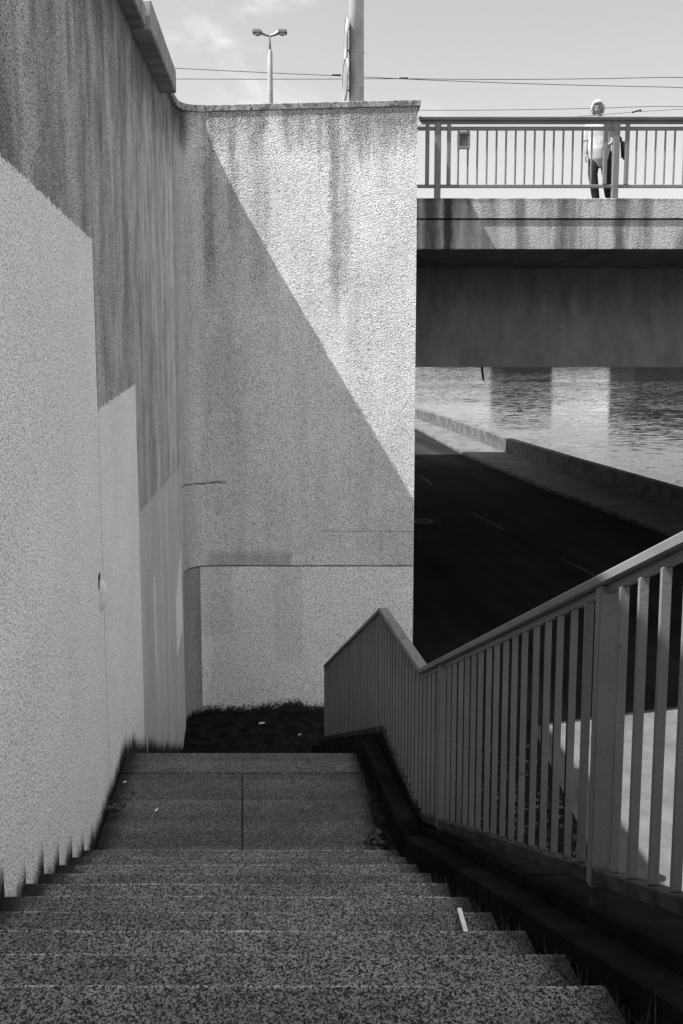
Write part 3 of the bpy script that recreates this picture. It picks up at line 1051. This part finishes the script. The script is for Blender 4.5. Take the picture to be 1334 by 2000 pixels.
for txt, s0, hgt in (('ALL', .12, .95), ('O', .34, .8), ('POK', .50, 1.0), ('-', .98, .8)):
    s = s0
    for ch in txt:
        for st in STROKES[ch]:
            pp = [rail_pt(s + px * .058 + random.uniform(-.002, .002), .02 + py * hgt * .9 + random.uniform(-.03, .03)) for px, py in st]
            for a, b in zip(pp, pp[1:]):
                d = (b - a).normalized()
                nrm = d.cross(Vector((0, .09, 1))).normalized() * .0022
                vs = [bm.verts.new(q) for q in (a - nrm, a + nrm, b + nrm, b - nrm)]
                bm.faces.new(vs)
        s += .058
new_mesh('scratched_writing', bm, MAT['ink'], sr)

# ------------------------------------------------------------------ mast, signs, street lamp, wires
mast = empty('tram_mast', 'thick pale steel mast rising behind the big wall', 'pole')
MX, MY = .235, 13.33
bm = bmesh.new()
tube(bm, [(MX, MY, 1.9), (MX, MY, 6.0), (MX, MY, 12.0)], [.118, .116, .11], 24, up=(1, 0, 0))
new_mesh('shaft', bm, MAT['galv'], mast, True)
bm = bmesh.new()
tube(bm, [(MX, MY, 1.95), (MX, MY, 2.5)], [.14, .14], 24, up=(1, 0, 0))
new_mesh('collar', bm, MAT['galv'], mast, True)
for z in (4.27, 3.75, 3.30):
    bm = bmesh.new()
    tube(bm, [(MX, MY, z - .012), (MX, MY, z + .012)], .123, 24, up=(1, 0, 0), cap=True)
    new_mesh('clamp_band', bm, MAT['galv'], mast, True)


def sign(zc, yaw, xo, mat, label):
    e = empty('round_sign', label, 'sign', 'round signs on the mast')
    c = Vector((MX - .155 + xo, MY - .02, zc))
    nrm = Vector((-math.cos(yaw), -math.sin(yaw), 0))
    bm = bmesh.new()
    tube(bm, [c, c + nrm * .012], .30, 36, up=(0, 0, 1))
    new_mesh('disc', bm, mat, e)
    bm = bmesh.new()
    a = tube(bm, [c - nrm * .004, c + nrm * .02], .31, 36, up=(0, 0, 1), cap=False)
    b = tube(bm, [c - nrm * .004, c + nrm * .02], .298, 36, up=(0, 0, 1), cap=False)
    new_mesh('rim', bm, MAT['galv'], e)
    bm = bmesh.new()
    tube(bm, [c + nrm * .014, c + nrm * .0145], .14, 24, up=(0, 0, 1))
    new_mesh('symbol', bm, MAT['sign_grey'], e)
    for dz in (-.16, .16):
        bm = bmesh.new()
        box(bm, c.x + .004, MX - .10, c.y - .02, c.y + .02, zc + dz - .012, zc + dz + .012)
        new_mesh('bracket', bm, MAT['lamp_grey'], e)


sign(4.46, .07, 0, MAT['sign_white'], 'upper round sign seen nearly edge-on on the pale mast')
sign(3.86, .12, -.012, MAT['sign_grey'], 'lower round sign on the mast, greyer, just above the wall coping')

lamp = empty('street_lamp', 'double-headed street lamp on a pale pole beyond the wall', 'street lamp')
LX, LY = -2.01, 24.0
bm = bmesh.new()
tube(bm, [(LX, LY, 1.9), (LX, LY, 7.72), (LX, LY, 7.78)], [.095, .068, .045], 20, up=(1, 0, 0))
new_mesh('pole', bm, MAT['galv'], lamp, True)
bm = bmesh.new()
tube(bm, [(LX, LY, 7.76), (LX, LY, 8.17)], [.034, .026], 14, up=(1, 0, 0))
new_mesh('spigot', bm, MAT['galv'], lamp, True)
for s, m_ in ((-1, 'lamp_grey'), (1, 'lamp_grey')):
    bm = bmesh.new()
    x0, x1, x2 = LX + s * .02, LX + s * .12, LX + s * .25
    pts = [(x0, 8.12, 8.18), (x1, 8.14, 8.23), (x2, 8.19, 8.31)]
    tube(bm, [(x0, LY, 8.15), (x1, LY, 8.18), (x2, LY, 8.24)], [(.05, .03), (.06, .04), (.09, .055)], 8, up=(0, 1, 0))
    arm = new_mesh('arm', bm, MAT['galv'], lamp)
    bm = bmesh.new()
    xa, xb = sorted((LX + s * .23, LX + s * .48))
    box(bm, xa, xb, LY - .12, LY + .12, 8.20, 8.30)
    bevel(bm, .02, 2)
    hd = new_mesh('lamp_head', bm, MAT[m_], lamp)
    bm = bmesh.new()
    ellipsoid(bm, ((xa + xb) / 2 + s * -.01, LY, 8.20), (.095, .09, .055), 16, 8)
    new_mesh('glass_bowl', bm, MAT['lens'], hd, True)


def wire(pts, r, label):
    bm = bmesh.new()
    P3 = [Vector(p) for p in pts]
    path = []
    for a, b in zip(P3, P3[1:]):
        for i in range(6):
            t = i / 6
            path.append(a.lerp(b, t) - Vector((0, 0, .04 * 4 * t * (1 - t))))
    path.append(P3[-1])
    tube(bm, path, r, 6, up=(0, 1, 0))
    return tag(new_mesh('overhead_wire', bm, MAT['wire']), label, 'wire', 'overhead tram wires')


WY = 26.0
a_ = wire([(-12, WY, 8.28), (.52, WY, 7.63), (9.97, WY, 7.325), (22, WY, 6.95)], .010, 'overhead wire that slopes down to the right, upper one at the left')
b_ = wire([(-12, WY + .3, 7.72), (1.9, WY + .3, 7.66), (9.9, WY + .3, 7.70), (22, WY + .3, 7.75)], .010, 'level overhead wire just below the top one at left')
wire([(-6, WY + 2, 6.85), (2.4, WY + 2, 7.15), (10.2, WY + 2, 7.27), (22, WY + 2, 7.4)], .009, 'overhead wire running at the height of the walking person\'s hair')
wire([(-6, WY + 2.4, 6.2), (2.4, WY + 2.4, 6.75), (10.2, WY + 2.4, 7.22), (22, WY + 2.4, 8.0)], .007, 'thin overhead wire rising to the right behind the walking person\'s face')
for (x, z), o_, lb in (((-.16, 7.67), WY, 'small dark wire clamp left of the mast'), ((1.92, 7.665), WY + .3, 'small dark wire clamp right of the mast')):
    bm = bmesh.new()
    for q in (-.09, 0, .09):
        ellipsoid(bm, (x + q, o_, z + .012), (.05, .03, .03), 8, 6)
    tag(new_mesh('wire_clamp', bm, MAT['wire'], None, True), lb, 'clamp', 'wire clamps')
bm = bmesh.new()
tube(bm, [(9.75, WY + 2.4, 7.18), (9.95, WY + 2.4, 7.24), (10.05, WY + 2.4, 7.25)], [.03, .02, .035], 8, up=(0, 1, 0))
tag(new_mesh('wire_insulator', bm, MAT['wire'], None, True), 'small dark insulator on the thin wire at the right edge', 'insulator')

# ------------------------------------------------------------------ the person on the bridge
def remeshed(name, bm, mat, parent, voxel, smooth_it=4):
    o = new_mesh(name, bm, mat, parent, True)
    m = o.modifiers.new('remesh', 'REMESH')
    m.mode = 'VOXEL'
    m.voxel_size = voxel
    m.use_smooth_shade = True
    s = o.modifiers.new('smooth', 'SMOOTH')
    s.iterations = smooth_it
    s.factor = .5
    return o


person = empty('person', 'person with a light bob, glasses, white shirt and dark trousers walking on the bridge', 'person')
person.location = (4.33, 13.95, 2.028)
person.rotation_euler = (0, -.055, -.22)
B = bmesh.new()
# legs, mid-stride: the image-left leg forward, the other trailing and bent
tube(B, [(-.085, 0, .86), (-.13, -.09, .50), (-.11, -.10, .28), (-.09, -.09, .07)], [.085, .058, .052, .036], 12)
tube(B, [(.085, 0, .86), (.10, .05, .50), (.125, .17, .30), (.15, .31, .16)], [.085, .058, .050, .036], 12)
tube(B, [(-.09, -.07, .045), (-.095, -.22, .03)], [(.035, .04), (.025, .035)], 10, up=(0, 0, 1))
tube(B, [(.15, .32, .14), (.15, .24, .035)], [(.035, .04), (.025, .035)], 10, up=(0, 0, 1))
# trunk, neck, head
tube(B, [(0, 0, .80), (0, 0, .90), (0, -.01, 1.05), (-.005, -.01, 1.22), (-.01, 0, 1.34), (-.01, 0, 1.41)],
     [(.10, .15), (.11, .165), (.095, .14), (.11, .165), (.09, .17), (.05, .08)], 18)
tube(B, [(-.01, 0, 1.36), (-.012, -.012, 1.48), (-.015, -.02, 1.53)], [.056, .05, .05], 12)
ellipsoid(B, (-.02, -.012, 1.60), (.070, .088, .098), 18, 14)
ellipsoid(B, (-.022, -.045, 1.535), (.052, .05, .05), 14, 10)
tube(B, [(-.024, -.092, 1.605), (-.026, -.116, 1.572), (-.026, -.10, 1.562)], [.008, .014, .012], 8, up=(1, 0, 0))
tube(B, [(-.052, -.082, 1.527), (-.025, -.096, 1.525), (0.0, -.084, 1.527)], [.006, .008, .006], 8, up=(0, 0, 1))
# arms
tube(B, [(-.165, 0, 1.335), (-.20, .01, 1.10), (-.225, -.04, .93), (-.235, -.07, .84)], [.05, .040, .034, .026], 12)
tube(B, [(.145, 0, 1.335), (.215, .02, 1.14), (.265, -.01, 1.05)], [.05, .042, .038], 12)
tube(B, [(.265, 0, 1.05), (.18, -.13, .975), (.115, -.175, .93)], [.038, .034, .026], 12)


def hand(B, wrist, d, side, curl):
    """palm and five separate bent fingers"""
    w_ = Vector(wrist)
    d = Vector(d).normalized()
    s = (Vector(side) - d * Vector(side).dot(d)).normalized()
    n_ = d.cross(s)
    palm = w_ + d * .05
    tube(B, [w_ - d * .01, w_ + d * .03, w_ + d * .085], [(.024, .018), (.036, .017), (.036, .014)], 10, up=s)
    for i, L in enumerate((.062, .072, .068, .052)):
        b0 = w_ + d * .08 + s * (-.027 + .018 * i)
        p1 = b0 + (d * .8 + n_ * curl * .6).normalized() * L * .5
        p2 = p1 + (d * .5 + n_ * curl).normalized() * L * .5
        tube(B, [b0, p1, p2], [.0095, .0088, .007], 8)
    t0 = w_ + d * .025 - s * .03
    t1 = t0 + (d * .6 - s * .8).normalized() * .035
    t2 = t1 + (d * 1.0 - s * .2).normalized() * .028
    tube(B, [t0, t1, t2], [.012, .0105, .008], 8)


hand(B, (-.235, -.07, .84), (-.05, -.12, -1), (0, 1, 0), .35)
hand(B, (.115, -.175, .93), (-.85, -.25, -.35), (0, .3, -1), .8)
body = remeshed('body', B, MAT['skin'], person, .0085, 3)
# face details
B = bmesh.new()
for sx in (-.047, .005):
    ellipsoid(B, (sx, -.088, 1.606), (.010, .005, .006), 8, 6)
new_mesh('eyes', B, MAT['black'], body)
# glasses
gl = bmesh.new()
for sx in (-.05, .008):
    tube(gl, [(sx + .025 * math.cos(t * .5236), -.108, 1.604 + .017 * math.sin(t * .5236)) for t in range(13)], .0028, 6, cap=False)
tube(gl, [(-.026, -.11, 1.607), (-.016, -.11, 1.607)], .0028, 6)
for sx, ex in ((-.075, -.092), (.033, .050)):
    tube(gl, [(sx, -.107, 1.607), (ex, -.06, 1.612), (ex, .01, 1.610)], .0028, 6)
new_mesh('glasses', gl, MAT['black'], person)
# hair: a chin-length bob with a fringe
H = bmesh.new()
ellipsoid(H, (-.02, .012, 1.618), (.096, .104, .100), 20, 14)
tube(H, [(-.10, .0, 1.62), (-.112, -.01, 1.56), (-.10, -.02, 1.485)], [(.06, .026), (.055, .026), (.035, .014)], 12)
tube(H, [(.06, .0, 1.62), (.072, -.01, 1.56), (.06, -.02, 1.485)], [(.06, .026), (.055, .026), (.035, .014)], 12)
tube(H, [(-.02, .07, 1.62), (-.02, .085, 1.55), (-.02, .07, 1.475)], [(.03, .09), (.03, .092), (.02, .07)], 12)
tube(H, [(-.085, -.06, 1.642), (-.05, -.092, 1.645), (-.01, -.095, 1.65), (.04, -.07, 1.645)], [.018, .022, .022, .016], 10, up=(0, 0, 1))
remeshed('hair', H, MAT['hair'], person, .008, 2)
# loose white shirt, one tail longer, sleeves to the elbow
S = bmesh.new()
tube(S, [(-.055, -.01, .62), (-.035, -.015, .74), (-.015, -.015, .90), (-.005, -.015, 1.08), (-.008, -.012, 1.24), (-.01, 0, 1.345), (-.012, 0, 1.415), (-.012, -.005, 1.44)],
     [(.105, .11), (.14, .165), (.15, .195), (.135, .175), (.14, .185), (.11, .19), (.075, .10), (.06, .07)], 22)
tube(S, [(-.15, 0, 1.345), (-.20, .01, 1.20), (-.205, .01, 1.06)], [.07, .064, .058], 12)
tube(S, [(.13, 0, 1.345), (.19, .01, 1.22), (.225, .02, 1.11)], [.07, .064, .058], 12)
shirt = remeshed('shirt', S, MAT['shirt'], person, .011, 3)
C_ = bmesh.new()
tube(C_, [(-.075, -.02, 1.44), (-.045, -.075, 1.405), (-.012, -.10, 1.345)], [(.012, .02), (.012, .022), (.008, .012)], 8)
tube(C_, [(.052, -.02, 1.44), (.022, -.075, 1.405), (-.008, -.10, 1.345)], [(.012, .02), (.012, .022), (.008, .012)], 8)
new_mesh('collar', C_, MAT['shirt'], shirt, True)
# dark trousers
J = bmesh.new()
tube(J, [(0, 0, .78), (0, 0, .90), (0, 0, 1.0)], [(.115, .16), (.125, .178), (.11, .155)], 18)
tube(J, [(-.085, 0, .86), (-.13, -.09, .50), (-.11, -.10, .28), (-.09, -.085, .09)], [.105, .078, .070, .062], 14)
tube(J, [(.085, 0, .86), (.10, .05, .50), (.125, .17, .30), (.148, .30, .18)], [.105, .078, .070, .062], 14)
remeshed('trousers', J, MAT['jeans'], person, .011, 3)
for a, b in (((-.09, -.02, .05), (-.095, -.24, .035)), ((.15, .34, .15), (.15, .22, .035))):
    Q = bmesh.new()
    tube(Q, [a, ((a[0] + b[0]) / 2, (a[1] + b[1]) / 2, .05), b], [(.05, .045), (.042, .046), (.022, .034)], 12, up=(0, 0, 1))
    new_mesh('shoe', Q, MAT['leather'], person, True)
# shoulder bag
bag = empty('shoulder_bag', 'dark shoulder bag hanging at the walking person\'s hip on the bridge', 'bag')
bag.location = (4.405, 13.95, 2.028)
bag.rotation_euler = (0, -.055, -.22)
Q = bmesh.new()
hexa(Q, [(.27, .02, .76), (.37, .05, .76), (.40, .30, .76), (.29, .30, .76), (.26, .04, 1.05), (.32, .05, 1.06), (.34, .27, 1.06), (.28, .28, 1.05)])
bevel(Q, .03, 3)
new_mesh('pouch', Q, MAT['leather'], bag, True)
Q = bmesh.new()
tube(Q, [(.03, .0, 1.43), (.075, -.125, 1.33), (.125, -.15, 1.20), (.20, -.10, 1.12), (.28, .05, 1.05)], [(.006, .018)] * 5, 8)
tube(Q, [(.03, .0, 1.43), (.075, .11, 1.33), (.17, .16, 1.18), (.30, .24, 1.05)], [(.006, .018)] * 4, 8)
new_mesh('strap', Q, MAT['leather'], bag, True)

# ------------------------------------------------------------------ small things
bo = empty('bollard', 'short post with a plate and ball cap on the lit ground behind the railing', 'bollard')
bxx, byy = 3.40, 9.0
Q = bmesh.new()
tube(Q, [(bxx, byy, ROADZ), (bxx, byy, ROADZ + .62)], .05, 14)
new_mesh('shaft', Q, MAT['iron'], bo, True)
Q = bmesh.new()
tube(Q, [(bxx, byy, ROADZ + .62), (bxx, byy, ROADZ + .65)], .075, 18)
new_mesh('plate', Q, MAT['galv'], bo)
Q = bmesh.new()
ellipsoid(Q, (bxx, byy, ROADZ + .69), (.05, .05, .05), 14, 10)
new_mesh('ball_cap', Q, MAT['galv'], bo, True)

Q = bmesh.new()
yy = 2.52
zz = -(H0 + 3 * RI)
a = Vector(P(.715, Y0 + 3 * T - .02, zz + .012))
b = Vector(P(.70, Y0 + 2 * T + .03, zz + .012))
d = (b - a).normalized()
s_ = d.cross(Vector((0, 0, 1))).normalized() * .007
u_ = Vector((0, 0, .006))
hexa(Q, [a - s_ - u_, a + s_ - u_, b + s_ - u_, b - s_ - u_, a - s_ + u_, a + s_ + u_, b + s_ + u_, b - s_ + u_])
tag(new_mesh('paper_strip', Q, MAT['paper']), 'white paper strip lying across a step near the railing', 'litter')


def leaf_heap(name, c, n, r, mat, label, size=.03):
    rr = random.Random(hash(name) % 1000 + n)
    bm = bmesh.new()
    for i in range(n):
        p = Vector((c[0] + rr.gauss(0, r), c[1] + rr.gauss(0, r), c[2] + .006 + abs(rr.gauss(0, .02))))
        q = Matrix.Rotation(rr.uniform(0, 6.28), 3, 'Z') @ Matrix.Rotation(rr.uniform(-.9, .9), 3, 'X')
        L, W = size * rr.uniform(.6, 1.3), size * rr.uniform(.3, .6)
        vs = [bm.verts.new(p + q @ Vector(v)) for v in ((-L, 0, 0), (-L * .3, -W, .006), (L * .5, -W * .7, .004), (L, 0, .01), (L * .4, W * .7, .006), (-L * .3, W, 0))]
        bm.faces.new(vs)
    return struct(new_mesh(name, bm, mat), label, 'stuff')


leaf_heap('leaf_litter', P(.77, 4.62, landing_z(4.62)), 60, .045, MAT['leaf'], 'small heap of dead leaves at the landing corner by the kerb')
leaf_heap('wall_debris', P(-.86, 5.1, landing_z(5.1)), 40, .06, MAT['leaf'], 'dead leaves and dirt along the wall on the landing', .02)
bm = bmesh.new()
rr = random.Random(11)
for i in range(700):
    x, yv = rr.uniform(1.4, 3.0), rr.uniform(8.3, 12.2)
    p = Vector((x, yv, ROADZ + .03 + abs(rr.gauss(0, .02))))
    q = Matrix.Rotation(rr.uniform(0, 6.28), 3, 'Z') @ Matrix.Rotation(rr.uniform(-1, 1), 3, 'X')
    L, W = rr.uniform(.03, .07), rr.uniform(.015, .03)
    bm.faces.new([bm.verts.new(p + q @ Vector(v)) for v in ((-L, 0, 0), (0, -W, .006), (L, 0, .01), (0, W, 0))])
struct(new_mesh('ground_leaves', bm, MAT['leaf']), 'scattered dead leaves on the shaded ground beside the stairs', 'stuff')


def scrap(c, s, rz, label, mat='paper'):
    Q = bmesh.new()
    m = Matrix.Rotation(rz, 3, 'Z')
    pts = [(-s, -s * .35, .002), (s * .2, -s * .5, .006), (s, -s * .1, .012), (s * .6, s * .4, .005), (-s * .5, s * .45, .009)]
    f = Q.faces.new([Q.verts.new(Vector(c) + m @ Vector(q)) for q in pts])
    bmesh.ops.solidify(Q, geom=[f], thickness=.003)
    return tag(new_mesh('paper_scrap', Q, MAT[mat]), label, 'litter', 'scraps of litter on the ground')


scrap((-1.216, 11.95, -6.012), .055, .1, 'bright scrap of paper on the black soil below the big wall')
scrap((-.62, 11.6, -6.014), .03, .5, 'tiny pale scrap on the black soil near the railing end')
scrap(P(-.60, 5.05, landing_z(5.05) + .003), .016, .9, 'tiny white butt lying on the left landing slab')
scrap(P(-.86, 5.42, landing_z(5.42) + .012), .014, .3, 'tiny white crumb at the wall foot on the landing')
scrap(P(-.63, Y0 + .35 * T, -(H0 + RI) + .002), .010, .3, 'pale droplet of chewing gum on a near step at left')
scrap(P(-.915, Y0 + 6.4 * T, -(H0 + 7 * RI) + .01), .014, .3, 'white crumb on a tread end against the left wall')

# ------------------------------------------------------------------ far bank and its buildings (they show in the water)
bm = bmesh.new()
prism(bm, [(24, 200), (700, 200), (700, 760), (-600, 760), (-600, 300), (10, 300)], -9, -4.6)
struct(new_mesh('riverbank', bm, MAT['bank']), 'low dark far bank of the river')


def block(x0, x1, y0, y1, h, label, mat, nx, nz):
    e = empty('building', label, 'building', 'buildings on the far bank')
    z0 = -4.6
    bm = bmesh.new()
    box(bm, x0, x1, y0, y1, z0, z0 + h)
    new_mesh('wall', bm, MAT[mat], e)
    bm = bmesh.new()
    box(bm, x0 - .4, x1 + .4, y0 - .4, y1 + .4, z0 + h + .01, z0 + h + .5)
    new_mesh('roof', bm, MAT['black'], e)
    first = None
    w_, hh = (x1 - x0) / nx, h / nz
    for i in range(nx):
        for j in range(nz):
            if first is None:
                bm = bmesh.new()
                box(bm, -w_ * .3, w_ * .3, -.06, .1, -hh * .3, hh * .3)
                o = first = new_mesh('window', bm, MAT['window'], e)
            else:
                o = first.copy()
                COL.objects.link(o)
                o.parent = e
            o.location = (x0 + (i + .5) * w_, y0, z0 + (j + .5) * hh)


block(40.5, 53.0, 206, 222, 9.5, 'dark apartment block on the far bank, the lower of two', 'brick_dark', 6, 4)
block(74.0, 118.0, 206, 226, 15.0, 'tall dark apartment block on the far bank, at the right', 'brick_dark', 14, 7)
